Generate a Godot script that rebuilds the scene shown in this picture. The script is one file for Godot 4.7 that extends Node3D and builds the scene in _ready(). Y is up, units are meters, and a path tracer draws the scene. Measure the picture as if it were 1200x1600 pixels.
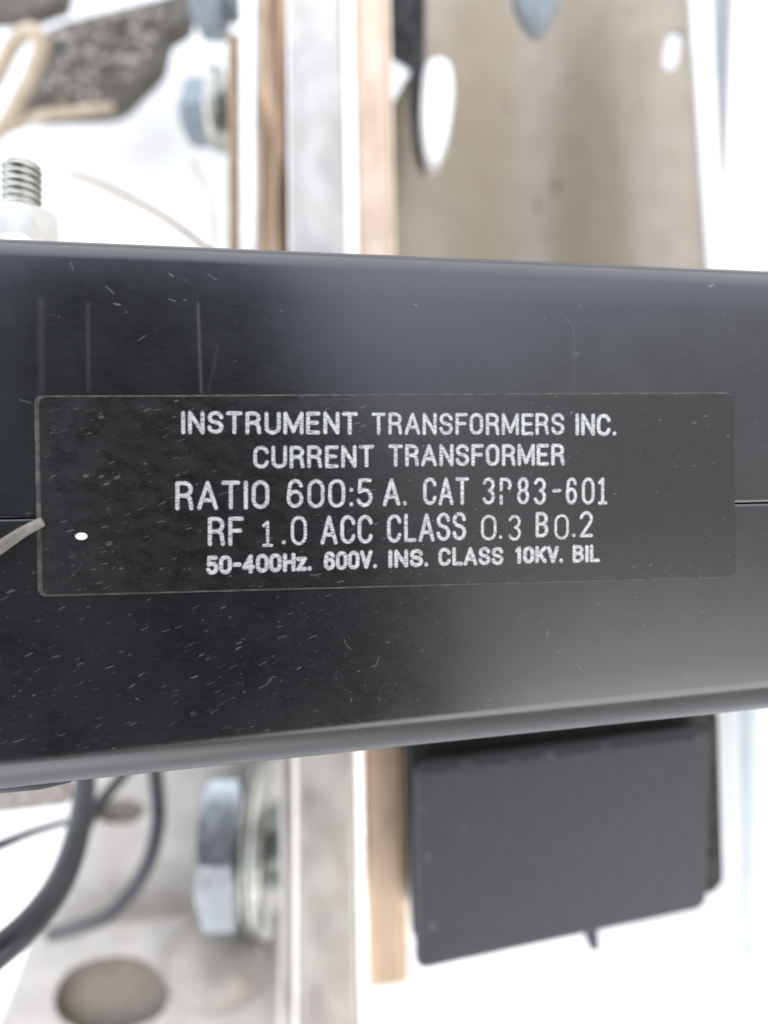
extends Node3D
# Close-up of a black moulded current transformer lying in open switchgear, seen from straight above.
# Working units are millimetres: X to the right, V up the picture, Z away from the camera; mm() turns them into metres with y up.

const F := 1250.0          # focal length in photograph pixels (1200 x 1600)
const TILT := 0.093        # the transformer's face recedes to the right by this much per millimetre
var rng := RandomNumberGenerator.new()
var M := {}
var used := {}
var turned := false          # which way round tri() winds

func _ready() -> void:
	rng.seed = 7
	# ---- camera
	var cam := Camera3D.new()
	cam.name = "camera"
	var lens := CameraAttributesPhysical.new()
	lens.frustum_focal_length = 18.75
	lens.frustum_focus_distance = 0.1
	lens.exposure_aperture = 5.2
	lens.frustum_near = 0.004
	lens.frustum_far = 100.0
	cam.attributes = lens
	cam.transform = Transform3D(Basis(Vector3(1, 0, 0), Vector3(0, 0, -1), Vector3(0, 1, 0)), Vector3(0, 0.1, 0))
	add_child(cam)
	cam.current = true
	cam.near = 0.004
	cam.far = 100.0
	# ---- sky, exposure
	var env := Environment.new()
	env.background_mode = Environment.BG_SKY
	env.tonemap_mode = Environment.TONE_MAPPER_LINEAR
	env.tonemap_exposure = 2.65
	env.sdfgi_enabled = true
	env.ssao_enabled = true
	env.ssil_enabled = true
	var pm := ProceduralSkyMaterial.new()
	pm.sky_top_color = Color(0.848, 0.885, 0.957)
	pm.sky_horizon_color = Color(0.985, 0.99, 1.0)
	pm.sky_curve = 0.55
	pm.ground_bottom_color = Color(0.6, 0.58, 0.55)
	pm.ground_horizon_color = Color(0.84, 0.84, 0.84)
	pm.sun_angle_max = 1.0
	pm.sky_energy_multiplier = 1.12
	env.sky = Sky.new()
	env.sky.sky_material = pm
	var we := WorldEnvironment.new()
	we.name = "world_environment"
	we.environment = env
	add_child(we)
	# ---- sun
	var sun := DirectionalLight3D.new()
	sun.name = "sun"
	sun.light_color = Color(1.0, 0.995, 0.988)
	sun.light_energy = 0.26
	sun.light_angular_distance = 50.0
	sun.shadow_enabled = true
	var to_sun := Vector3(0.66, 0.95, 0.78).normalized()      # from the lower right of the picture, high
	sun.basis = Basis.looking_at(-to_sun, Vector3(0, 1, 0))
	add_child(sun)

	materials()
	setting()
	transformer()
	bars()
	fasteners()
	bracket()
	cabinet()
	block()
	upper_left()
	cables()
	camera_phone()

# ------------------------------------------------------------------ places
func mm(p: Vector3) -> Vector3:
	return Vector3(p.x, 100.0 - p.z, -p.y) * 0.001

func at(px: float, py: float, z: float) -> Vector3:      # where something measured at this spot of the photograph is, z millimetres away
	return Vector3((px - 600.0) / F * z, (800.0 - py) / F * z, z)

func on_face(px: float, py: float) -> Vector2:           # (X, V) on the transformer's tilted face
	var p := (px - 600.0) / F
	var x := 100.0 * p / (1.0 - TILT * p)
	return Vector2(x, (800.0 - py) / F * (100.0 + TILT * x))

func face_z(x: float) -> float:
	return 100.0 + TILT * x

# ------------------------------------------------------------------ objects
func numbered(called: String) -> String:
	var n: int = used.get(called, -1) + 1
	used[called] = n
	return called if n == 0 else "%s_%03d" % [called, n]

func tag(o: Node3D, label: String, category: String, group := "", kind := "") -> Node3D:
	if label: o.set_meta("label", label)
	if category: o.set_meta("category", category)
	if group: o.set_meta("group", group)
	if kind: o.set_meta("kind", kind)
	return o

func thing(called: String, label: String, category: String, base: Vector3, group := "") -> Node3D:
	var o := Node3D.new()
	o.name = numbered(called)
	o.position = mm(base)
	add_child(o)
	tag(o, label, category, group)
	return o

func begin() -> SurfaceTool:
	var st := SurfaceTool.new()
	st.begin(Mesh.PRIMITIVE_TRIANGLES)
	return st

func part(called: String, st: SurfaceTool, m: Material, parent: Node3D, smooth := true) -> MeshInstance3D:
	if smooth: st.generate_normals()
	var mesh := st.commit()
	var o := MeshInstance3D.new()
	o.name = called
	var off := Vector3.ZERO
	var n: Node = parent
	while n is Node3D and n != self:
		off += n.position
		n = n.get_parent()
	if off != Vector3.ZERO:
		var s2 := begin()
		s2.append_from(mesh, 0, Transform3D(Basis(), -off))
		mesh = s2.commit()
	o.mesh = mesh
	o.material_override = null
	mesh.surface_set_material(0, m)
	parent.add_child(o, true)
	return o

func alone(called: String, st: SurfaceTool, m: Material, label: String, category: String, group := "") -> MeshInstance3D:
	var mesh_node := part(numbered(called), st, m, self)
	tag(mesh_node, label, category, group)
	return mesh_node

# ------------------------------------------------------------------ shapes (all take millimetres X, V, Z)
func tri(st: SurfaceTool, a: Vector3, b: Vector3, c: Vector3) -> void:
	for p in ([a, c, b] if not turned else [a, b, c]): st.add_vertex(mm(p))

func quad(st: SurfaceTool, a: Vector3, b: Vector3, c: Vector3, d: Vector3) -> void:
	tri(st, a, b, c)
	tri(st, a, c, d)

func slab(st: SurfaceTool, outline: Array, z_front: float, thick: float, bevel := 0.4, lean := Vector2.ZERO) -> void:
	# outline: (X, V) points; lean: slope of the front in X and V; edges rounded over by bevel
	var poly := PackedVector2Array(outline)
	if Geometry2D.is_polygon_clockwise(poly): poly.reverse()
	var steps := 4
	var rings := []
	for k in steps + 1:
		var a := PI / 2 * k / steps
		rings.append([inset(poly, bevel * (1.0 - sin(a))), bevel * (1.0 - cos(a))])
	rings.append([poly, thick])
	var mid := Vector2.ZERO
	for p in poly: mid += p / poly.size()
	var lift := func(p: Vector2, d: float) -> Vector3: return Vector3(p.x, p.y, z_front + d + (p - mid).dot(lean))
	var n := poly.size()
	st.set_smooth_group(-1)
	var idx := filled(rings[0][0])
	for t in range(0, idx.size(), 3):
		tri(st, lift.call(rings[0][0][idx[t]], 0.0), lift.call(rings[0][0][idx[t + 1]], 0.0), lift.call(rings[0][0][idx[t + 2]], 0.0))
		tri(st, lift.call(poly[idx[t + 2]], thick), lift.call(poly[idx[t + 1]], thick), lift.call(poly[idx[t]], thick))
	for r in rings.size() - 1:
		st.set_smooth_group(1 if r < steps else -1)
		for i in n:
			var j := (i + 1) % n
			quad(st, lift.call(rings[r][0][i], rings[r][1]), lift.call(rings[r + 1][0][i], rings[r + 1][1]), lift.call(rings[r + 1][0][j], rings[r + 1][1]), lift.call(rings[r][0][j], rings[r][1]))

func filled(poly: PackedVector2Array) -> PackedInt32Array:
	var idx := Geometry2D.triangulate_polygon(poly)
	if idx.is_empty():                                      # a rounded corner tightened to nearly a point: the outline is convex, so fan it
		for i in range(1, poly.size() - 1): idx.append_array(PackedInt32Array([0, i, i + 1]))
	else:
		for t in range(0, idx.size(), 3):
			if (poly[idx[t + 1]] - poly[idx[t]]).cross(poly[idx[t + 2]] - poly[idx[t]]) < 0.0:
				var k := idx[t + 1]
				idx[t + 1] = idx[t + 2]
				idx[t + 2] = k
	return idx

func inset(poly: PackedVector2Array, by: float) -> PackedVector2Array:
	var out := PackedVector2Array()
	var n := poly.size()
	for i in n:
		var a := (poly[i] - poly[(i + n - 1) % n]).normalized()
		var b := (poly[(i + 1) % n] - poly[i]).normalized()
		var na := Vector2(-a.y, a.x)
		var nb := Vector2(-b.y, b.x)
		var m := (na + nb).normalized()
		out.append(poly[i] + m * (by / maxf(0.35, m.dot(na))))
	return out

func pixels(list: Array, z: float) -> Array:
	var out := []
	for p in list:
		var w := at(p[0], p[1], z)
		out.append(Vector2(w.x, w.y))
	return out

func rounded(list: Array, r: float) -> Array:             # rounds the corners of a convex (X, V) outline
	var out := []
	var n := list.size()
	for i in n:
		var p: Vector2 = list[i]
		var da: Vector2 = (list[(i + n - 1) % n] - p).normalized()
		var db: Vector2 = (list[(i + 1) % n] - p).normalized()
		var half := da.angle_to(db) / 2.0
		var c: Vector2 = p + (da + db).normalized() * (r / cos(absf(half)))
		var a: Vector2 = p + da * r - c
		var turn: float = a.angle_to(p + db * r - c)
		for k in 6: out.append(c + a.rotated(turn * k / 5.0))
	return out

func smooth_loop(list: Array, per := 5) -> Array:
	var out := []
	var n := list.size()
	for i in n:
		for k in per:
			out.append(list[i].cubic_interpolate(list[(i + 1) % n], list[(i + n - 1) % n], list[(i + 2) % n], float(k) / per))
	return out

func tube(st: SurfaceTool, list: Array, r0: float, r1 := -1.0, sides := 14, per := 8) -> void:
	if r1 < 0.0: r1 = r0
	var pts := []
	var n := list.size()
	for i in n - 1:
		for k in per:
			pts.append(list[i].cubic_interpolate(list[i + 1], list[maxi(i - 1, 0)], list[mini(i + 2, n - 1)], float(k) / per))
	pts.append(list[n - 1])
	var side := Vector3.ZERO
	var before := []
	st.set_smooth_group(1)
	turned = true
	for i in pts.size():
		var along: Vector3 = (pts[mini(i + 1, pts.size() - 1)] - pts[maxi(i - 1, 0)]).normalized()
		if side == Vector3.ZERO: side = along.cross(Vector3(0.3, 0.2, 1)).normalized()
		side = (side - along * side.dot(along)).normalized()
		var up := along.cross(side)
		var r := lerpf(r0, r1, float(i) / (pts.size() - 1))
		var ring := []
		for k in sides: ring.append(pts[i] + (side * cos(TAU * k / sides) + up * sin(TAU * k / sides)) * r)
		if before:
			for k in sides: quad(st, before[k], before[(k + 1) % sides], ring[(k + 1) % sides], ring[k])
		if i == 0 or i == pts.size() - 1:
			for k in sides:
				if i == 0: tri(st, pts[i], ring[(k + 1) % sides], ring[k])
				else: tri(st, pts[i], ring[k], ring[(k + 1) % sides])
		before = ring
	turned = false

func lathe(st: SurfaceTool, centre: Vector3, axis: Vector3, profile: Array, sides := 40, thread := 0.0) -> void:
	# profile: (radius, height along the axis); thread: the pitch of a helical ridge whose depth is folded into the radius
	var a := axis.normalized()
	var u := a.cross(Vector3(0.2, 0.3, 1) if absf(a.z) < 0.9 else Vector3(1, 0, 0)).normalized()
	var w := a.cross(u)
	turned = profile[-1].y > profile[0].y
	for i in profile.size() - 1:
		var flat: bool = absf(profile[i].y - profile[i + 1].y) < 1e-6
		st.set_smooth_group(-1 if flat else 2)
		for k in sides:
			var q := []
			for c in [[i, k], [i + 1, k], [i + 1, k + 1], [i, k + 1]]:
				var ang: float = TAU * (c[1] % sides) / sides
				var r: float = profile[c[0]].x
				var h: float = profile[c[0]].y
				if thread > 0.0 and r > 0.5: r -= 0.34 * thread * (1.0 - absf(2.0 * fposmod(h / thread - float(c[1] % sides) / sides, 1.0) - 1.0))
				q.append(centre + a * h + (u * cos(ang) + w * sin(ang)) * r)
			quad(st, q[0], q[3], q[2], q[1])
	turned = false

func hex(st: SurfaceTool, centre: Vector3, axis: Vector3, flats: float, height: float, turn := 0.0, chamfer := 0.0) -> void:
	# a hexagonal nut or head: its corners cut back by a cone at both ends; corner 0 points at the camera when turn is 0
	var a := axis.normalized()
	var u := Vector3(0, 0, -1) if absf(a.z) < 0.9 else Vector3(0, 1, 0)
	var w := a.cross(u)
	var corner := flats / sqrt(3.0)
	var per := 8
	var outer := []
	var n := 6 * per
	for k in n:
		var ang := TAU * k / n + turn
		var inside: float = fposmod(TAU * k / n, TAU / 6) - TAU / 12
		outer.append((u * cos(ang) + w * sin(ang)) * (flats / 2.0 / cos(inside)))
	var cut := func(v: Vector3) -> float: return chamfer * maxf(0.0, v.length() - flats / 2.0 * 0.97) / (corner - flats / 2.0)
	turned = true
	for k in n:
		var p: Vector3 = outer[k]
		var q: Vector3 = outer[(k + 1) % n]
		var lo := -height / 2.0
		var hi := height / 2.0
		st.set_smooth_group(10 + k / per)
		quad(st, centre + p + a * (lo + cut.call(p)), centre + q + a * (lo + cut.call(q)), centre + q + a * (hi - cut.call(q)), centre + p + a * (hi - cut.call(p)))
		st.set_smooth_group(20)
		var pi_: Vector3 = p.normalized() * flats * 0.47
		var qi: Vector3 = q.normalized() * flats * 0.47
		quad(st, centre + p + a * (hi - cut.call(p)), centre + q + a * (hi - cut.call(q)), centre + qi + a * hi, centre + pi_ + a * hi)
		quad(st, centre + q + a * (lo + cut.call(q)), centre + p + a * (lo + cut.call(p)), centre + pi_ + a * lo, centre + qi + a * lo)
		st.set_smooth_group(-1)
		tri(st, centre + a * hi, centre + pi_ + a * hi, centre + qi + a * hi)
		tri(st, centre + a * lo, centre + qi + a * lo, centre + pi_ + a * lo)
	turned = false

func dome(st: SurfaceTool, centre: Vector3, r: Vector3, rows := 8, sides := 20) -> void:  # an ellipsoid
	st.set_smooth_group(1)
	for i in rows:
		for k in sides:
			var q := []
			for c in [[i, k], [i + 1, k], [i + 1, k + 1], [i, k + 1]]:
				var e: float = PI * c[0] / rows
				var a: float = TAU * (c[1] % sides) / sides
				q.append(centre + Vector3(sin(e) * cos(a) * r.x, sin(e) * sin(a) * r.y, -cos(e) * r.z))
			quad(st, q[0], q[1], q[2], q[3])

# ------------------------------------------------------------------ materials
func lin(r: float, g: float, b: float) -> Color:
	return Color(r, g, b).linear_to_srgb()

func cloudy(a: Color, b: Color, freq: float, seed_: int, kind := FastNoiseLite.TYPE_SIMPLEX_SMOOTH, octaves := 5, low := 0.3, high := 0.7) -> NoiseTexture2D:
	var n := FastNoiseLite.new()
	n.seed = seed_
	n.noise_type = kind
	n.frequency = freq
	n.fractal_octaves = octaves
	var g := Gradient.new()
	g.offsets = PackedFloat32Array([low, high])
	g.colors = PackedColorArray([a, b])
	var t := NoiseTexture2D.new()
	t.width = 512
	t.height = 512
	t.seamless = true
	t.noise = n
	t.color_ramp = g
	return t

func mat(called: String, a: Color, b: Color, rough: Vector2, metal: float, scale_: Vector3, freq := 0.012, relief := 0.0) -> StandardMaterial3D:
	var m := StandardMaterial3D.new()
	m.resource_name = called
	var s := hash(called) % 1000
	m.albedo_texture = cloudy(a, b, freq, s)
	m.roughness_texture = cloudy(Color(rough.x, rough.x, rough.x), Color(rough.y, rough.y, rough.y), freq * 1.7, s + 5)
	m.roughness = 1.0
	m.metallic = metal
	m.uv1_triplanar = true
	m.uv1_world_triplanar = true
	m.uv1_scale = scale_
	if relief > 0.0:
		m.heightmap_enabled = true
		m.heightmap_texture = cloudy(Color.BLACK, Color.WHITE, freq * 4.0, s + 9)
		m.heightmap_scale = relief
	M[called] = m
	return m

func materials() -> void:
	mat("tin", lin(0.37, 0.34, 0.31), lin(0.47, 0.435, 0.40), Vector2(0.38, 0.55), 0.85, Vector3(16, 16, 9), 0.008)
	mat("copper", lin(0.49, 0.365, 0.27), lin(0.55, 0.42, 0.32), Vector2(0.32, 0.5), 0.85, Vector3(24, 24, 9), 0.009)
	mat("tarnish", lin(0.14, 0.085, 0.05), lin(0.42, 0.30, 0.20), Vector2(0.4, 0.65), 0.7, Vector3(60, 40, 6), 0.008)
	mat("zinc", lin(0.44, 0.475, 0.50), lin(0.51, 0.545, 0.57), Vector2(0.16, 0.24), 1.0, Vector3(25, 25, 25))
	mat("bright_metal", lin(0.66, 0.63, 0.58), lin(0.74, 0.72, 0.68), Vector2(0.3, 0.42), 0.9, Vector3(25, 25, 25))
	mat("dull_plating", lin(0.34, 0.34, 0.30), lin(0.46, 0.455, 0.41), Vector2(0.3, 0.42), 0.95, Vector3(40, 40, 40))
	mat("chip", lin(0.07, 0.066, 0.062), lin(0.13, 0.12, 0.11), Vector2(0.7, 0.9), 0.0, Vector3(80, 80, 80))
	mat("worn_copper", lin(0.60, 0.46, 0.33), lin(0.74, 0.60, 0.44), Vector2(0.3, 0.45), 0.85, Vector3(40, 40, 14), 0.02)  # lighter copper for the painted edge highlight
	mat("beige", lin(0.3, 0.265, 0.23), lin(0.38, 0.34, 0.3), Vector2(0.6, 0.8), 0.0, Vector3(60, 60, 60))
	mat("boss", lin(0.27, 0.245, 0.215), lin(0.34, 0.31, 0.275), Vector2(0.35, 0.5), 0.1, Vector3(20, 20, 20))
	mat("rust_spot", lin(0.13, 0.095, 0.065), lin(0.2, 0.155, 0.11), Vector2(0.7, 0.9), 0.0, Vector3(80, 80, 80))
	mat("rusty_cut", lin(0.17, 0.145, 0.115), lin(0.27, 0.235, 0.19), Vector2(0.6, 0.8), 0.0, Vector3(60, 60, 60), 0.02)  # hole walls, darker and browner than the steel around them
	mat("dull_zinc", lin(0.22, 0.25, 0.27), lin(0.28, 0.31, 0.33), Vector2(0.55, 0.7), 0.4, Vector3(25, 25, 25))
	mat("steel", lin(0.41, 0.38, 0.345), lin(0.48, 0.45, 0.41), Vector2(0.4, 0.6), 0.1, Vector3(16, 16, 16), 0.01)
	mat("taupe_paint", lin(0.29, 0.242, 0.182), lin(0.32, 0.272, 0.208), Vector2(0.34, 0.42), 0.0, Vector3(20, 20, 14), 0.012)
	mat("white_paint", lin(0.80, 0.79, 0.77), lin(0.85, 0.84, 0.82), Vector2(0.4, 0.55), 0.0, Vector3(10, 10, 10))
	mat("grey_paint", lin(0.50, 0.54, 0.56), lin(0.58, 0.61, 0.62), Vector2(0.4, 0.55), 0.0, Vector3(10, 10, 10))
	mat("old_black", lin(0.028, 0.0285, 0.033), lin(0.032, 0.0325, 0.038), Vector2(0.48, 0.58), 0.0, Vector3(22, 22, 22), 0.03)
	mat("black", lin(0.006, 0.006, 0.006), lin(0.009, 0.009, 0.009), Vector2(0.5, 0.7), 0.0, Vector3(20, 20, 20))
	mat("cable", lin(0.026, 0.026, 0.03), lin(0.036, 0.036, 0.042), Vector2(0.3, 0.4), 0.0, Vector3(30, 30, 30))
	mat("cream", lin(0.40, 0.32, 0.22), lin(0.52, 0.43, 0.32), Vector2(0.6, 0.8), 0.0, Vector3(30, 30, 30))
	mat("brown_wire", lin(0.20, 0.14, 0.08), lin(0.28, 0.20, 0.125), Vector2(0.5, 0.7), 0.0, Vector3(40, 40, 40))
	mat("stippled", lin(0.07, 0.06, 0.047), lin(0.12, 0.102, 0.082), Vector2(0.5, 0.7), 0.0, Vector3(40, 40, 40))
	mat("pale_bump", lin(0.34, 0.31, 0.27), lin(0.46, 0.42, 0.37), Vector2(0.4, 0.6), 0.0, Vector3(40, 40, 40))
	mat("concrete", lin(0.44, 0.43, 0.41), lin(0.56, 0.55, 0.53), Vector2(0.8, 0.95), 0.0, Vector3(2, 2, 2))
	mat("plate_edge", lin(0.045, 0.038, 0.033), lin(0.10, 0.086, 0.076), Vector2(0.5, 0.7), 0.0, Vector3(60, 60, 60))
	mat("phone", lin(0.008, 0.008, 0.009), lin(0.012, 0.012, 0.013), Vector2(0.4, 0.5), 0.0, Vector3(20, 20, 20))
	mat("lead", lin(0.16, 0.14, 0.12), lin(0.27, 0.24, 0.21), Vector2(0.5, 0.7), 0.0, Vector3(60, 60, 60))
	mat("shell_inside", lin(0.02, 0.021, 0.024), lin(0.034, 0.035, 0.038), Vector2(0.4, 0.6), 0.0, Vector3(25, 25, 25))

# ------------------------------------------------------------------ prints, wear and painted reflections
class Sheet:                                              # a grey picture to draw strokes on
	var w: int
	var h: int
	var v: PackedFloat32Array
	func _init(w_: int, h_: int) -> void:
		w = w_
		h = h_
		v.resize(w * h)
	func line(a: Vector2, b: Vector2, half: float, tone: float, soft := 1.2) -> void:
		var pad := half + soft
		var d := b - a
		var ll := maxf(d.length_squared(), 1e-9)
		for y in range(maxi(0, int(minf(a.y, b.y) - pad)), mini(h, int(maxf(a.y, b.y) + pad) + 2)):
			for x in range(maxi(0, int(minf(a.x, b.x) - pad)), mini(w, int(maxf(a.x, b.x) + pad) + 2)):
				var p := Vector2(x, y)
				var t := clampf((p - a).dot(d) / ll, 0.0, 1.0)
				var c := clampf((half - p.distance_to(a + d * t)) / soft + 0.5, 0.0, 1.0) * tone
				var i := y * w + x
				if c > v[i]: v[i] = c
	func path(pts: Array, half: float, tone: float, soft := 1.2) -> void:
		for i in pts.size() - 1: line(pts[i], pts[i + 1], half, tone, soft)

func arc(cx: float, cy: float, rx: float, ry: float, a0: float, a1: float, n := 9) -> Array:
	var out := []
	for k in n + 1:
		var a := deg_to_rad(lerpf(a0, a1, float(k) / n))
		out.append(Vector2(cx + rx * cos(a), cy + ry * sin(a)))
	return out

func pl(list: Array) -> Array:
	var out := []
	for k in range(0, list.size(), 2): out.append(Vector2(list[k], list[k + 1]))
	return out

func glyph(c: String) -> Array:                           # [width, strokes]; the height is 1
	match c:
		"A": return [0.58, [pl([0, 0, 0.29, 1, 0.58, 0]), pl([0.1, 0.31, 0.48, 0.31])]]
		"B": return [0.46, [pl([0.24, 0, 0, 0, 0, 1, 0.23, 1]) + arc(0.23, 0.765, 0.21, 0.235, 90, -90) + pl([0, 0.53]), pl([0.2, 0.53]) + arc(0.23, 0.265, 0.23, 0.265, 90, -90)]]
		"C": return [0.5, [arc(0.25, 0.72, 0.25, 0.28, 8, 180) + arc(0.25, 0.28, 0.25, 0.28, 180, 352)]]
		"E": return [0.42, [pl([0.42, 1, 0, 1, 0, 0, 0.42, 0]), pl([0, 0.52, 0.36, 0.52])]]
		"F": return [0.42, [pl([0.42, 1, 0, 1, 0, 0]), pl([0, 0.52, 0.36, 0.52])]]
		"H": return [0.48, [pl([0, 0, 0, 1]), pl([0.48, 0, 0.48, 1]), pl([0, 0.52, 0.48, 0.52])]]
		"I": return [0.0, [pl([0, 0, 0, 1])]]
		"K": return [0.5, [pl([0, 0, 0, 1]), pl([0.5, 1, 0.02, 0.4]), pl([0.16, 0.58, 0.5, 0])]]
		"L": return [0.4, [pl([0, 1, 0, 0, 0.4, 0])]]
		"M": return [0.66, [pl([0, 0, 0, 1, 0.33, 0.08, 0.66, 1, 0.66, 0])]]
		"N": return [0.5, [pl([0, 0, 0, 1, 0.5, 0, 0.5, 1])]]
		"O", "0": return [0.48, [arc(0.24, 0.7, 0.24, 0.3, 0, 180) + arc(0.24, 0.3, 0.24, 0.3, 180, 360) + pl([0.48, 0.7])]]
		"P": return [0.44, [pl([0, 0, 0, 0.3]), pl([0, 0.56, 0, 1, 0.2, 1]) + arc(0.2, 0.76, 0.24, 0.24, 90, -35)]]     # half of its print is gone
		"R": return [0.48, [pl([0, 0, 0, 1, 0.23, 1]) + arc(0.23, 0.75, 0.23, 0.25, 90, -90) + pl([0, 0.5]), arc(0.24, 0.3, 0.2, 0.2, 90, 0, 4) + pl([0.48, 0])]]
		"S": return [0.48, [arc(0.24, 0.755, 0.23, 0.245, 5, 232) + arc(0.24, 0.255, 0.24, 0.255, 55, -178)]]
		"T": return [0.5, [pl([0, 1, 0.5, 1]), pl([0.25, 1, 0.25, 0])]]
		"U": return [0.5, [pl([0, 1, 0, 0.28]) + arc(0.25, 0.27, 0.25, 0.27, 180, 360) + pl([0.5, 1])]]
		"V": return [0.54, [pl([0, 1, 0.27, 0, 0.54, 1])]]
		"z": return [0.38, [pl([0, 0.68, 0.38, 0.68, 0, 0, 0.38, 0])]]
		"1": return [0.26, [pl([0.0, 0.84, 0.14, 1, 0.14, 0])]]
		"i": return [0.3, [pl([0.0, 0.86, 0.15, 1, 0.15, 0]), pl([0.0, 0, 0.3, 0])]]
		"2": return [0.44, [arc(0.22, 0.74, 0.22, 0.26, 170, -20) + pl([0.36, 0.52, 0, 0, 0.44, 0])]]
		"3": return [0.42, [arc(0.2, 0.76, 0.21, 0.24, 160, -80) + arc(0.2, 0.26, 0.22, 0.26, 80, -160)]]
		"4": return [0.48, [pl([0.36, 0, 0.36, 1, 0, 0.28, 0.48, 0.28])]]
		"5": return [0.44, [pl([0.4, 1, 0.06, 1, 0.03, 0.55]) + arc(0.21, 0.31, 0.23, 0.31, 125, -160)]]
		"6": return [0.46, [arc(0.24, 0.74, 0.21, 0.26, 15, 150) + pl([0.0, 0.4]) + arc(0.23, 0.29, 0.23, 0.29, 180, -180, 14)]]
		"8": return [0.46, [arc(0.23, 0.755, 0.2, 0.245, 0, 360, 14), arc(0.23, 0.265, 0.23, 0.265, 0, 360, 14)]]
		"9": return [0.42, [arc(0.14, 0.8, 0.2, 0.2, 170, 0) + arc(0.14, 0.28, 0.22, 0.28, 30, -150)]]
		":": return [0.0, [pl([0, 0.04, 0, 0.06]), pl([0, 0.62, 0, 0.64])]]
		".": return [0.0, [pl([0, 0.02, 0, 0.03])]]
		"-": return [0.26, [pl([0, 0.5, 0.26, 0.5])]]
	return [0.3, []]

const PLATE_MID := Vector2(2.1, 2.72)
const PLATE_SIZE := Vector2(86.9, 24.0)
const PLATE_TURN := 0.0185

func plate_px(px: float, py: float, k: float) -> Vector2:  # a spot of the photograph in the plate's picture
	var q := (on_face(px, py) - PLATE_MID).rotated(-PLATE_TURN)
	return Vector2(q.x + PLATE_SIZE.x / 2, PLATE_SIZE.y / 2 - q.y) * k

func write(s: Sheet, k: float, text: String, x0: float, b0: float, x1: float, b1: float, cap: float, stroke: float, tone := 1.0) -> void:
	var gap := 0.27
	var total := 0.0
	for c in text: total += glyph(c)[0] + gap
	total -= gap
	var half := stroke / 2.0 * k * 0.0806
	var from := plate_px(x0 + stroke / 2, b0 - stroke / 2, k)
	var to := plate_px(x1 - stroke / 2, b1 - stroke / 2, k)
	var up := plate_px(x0 + stroke / 2, b0 - cap + stroke / 2, k) - from
	var step := (to - from) / maxf(total, 0.01)
	var x := 0.0
	for c in text:
		var g := glyph(c)
		var jolt := Vector2(rng.randf_range(-0.8, 0.8), rng.randf_range(-0.8, 0.8))
		for stroke_pts in g[1]:
			var pts := []
			for p in stroke_pts: pts.append(from + step * (x + p.x) + up * p.y + jolt)
			s.path(pts, half * 0.75, tone * rng.randf_range(0.9, 1.0), 3.8)
		x += g[0] + gap

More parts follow.
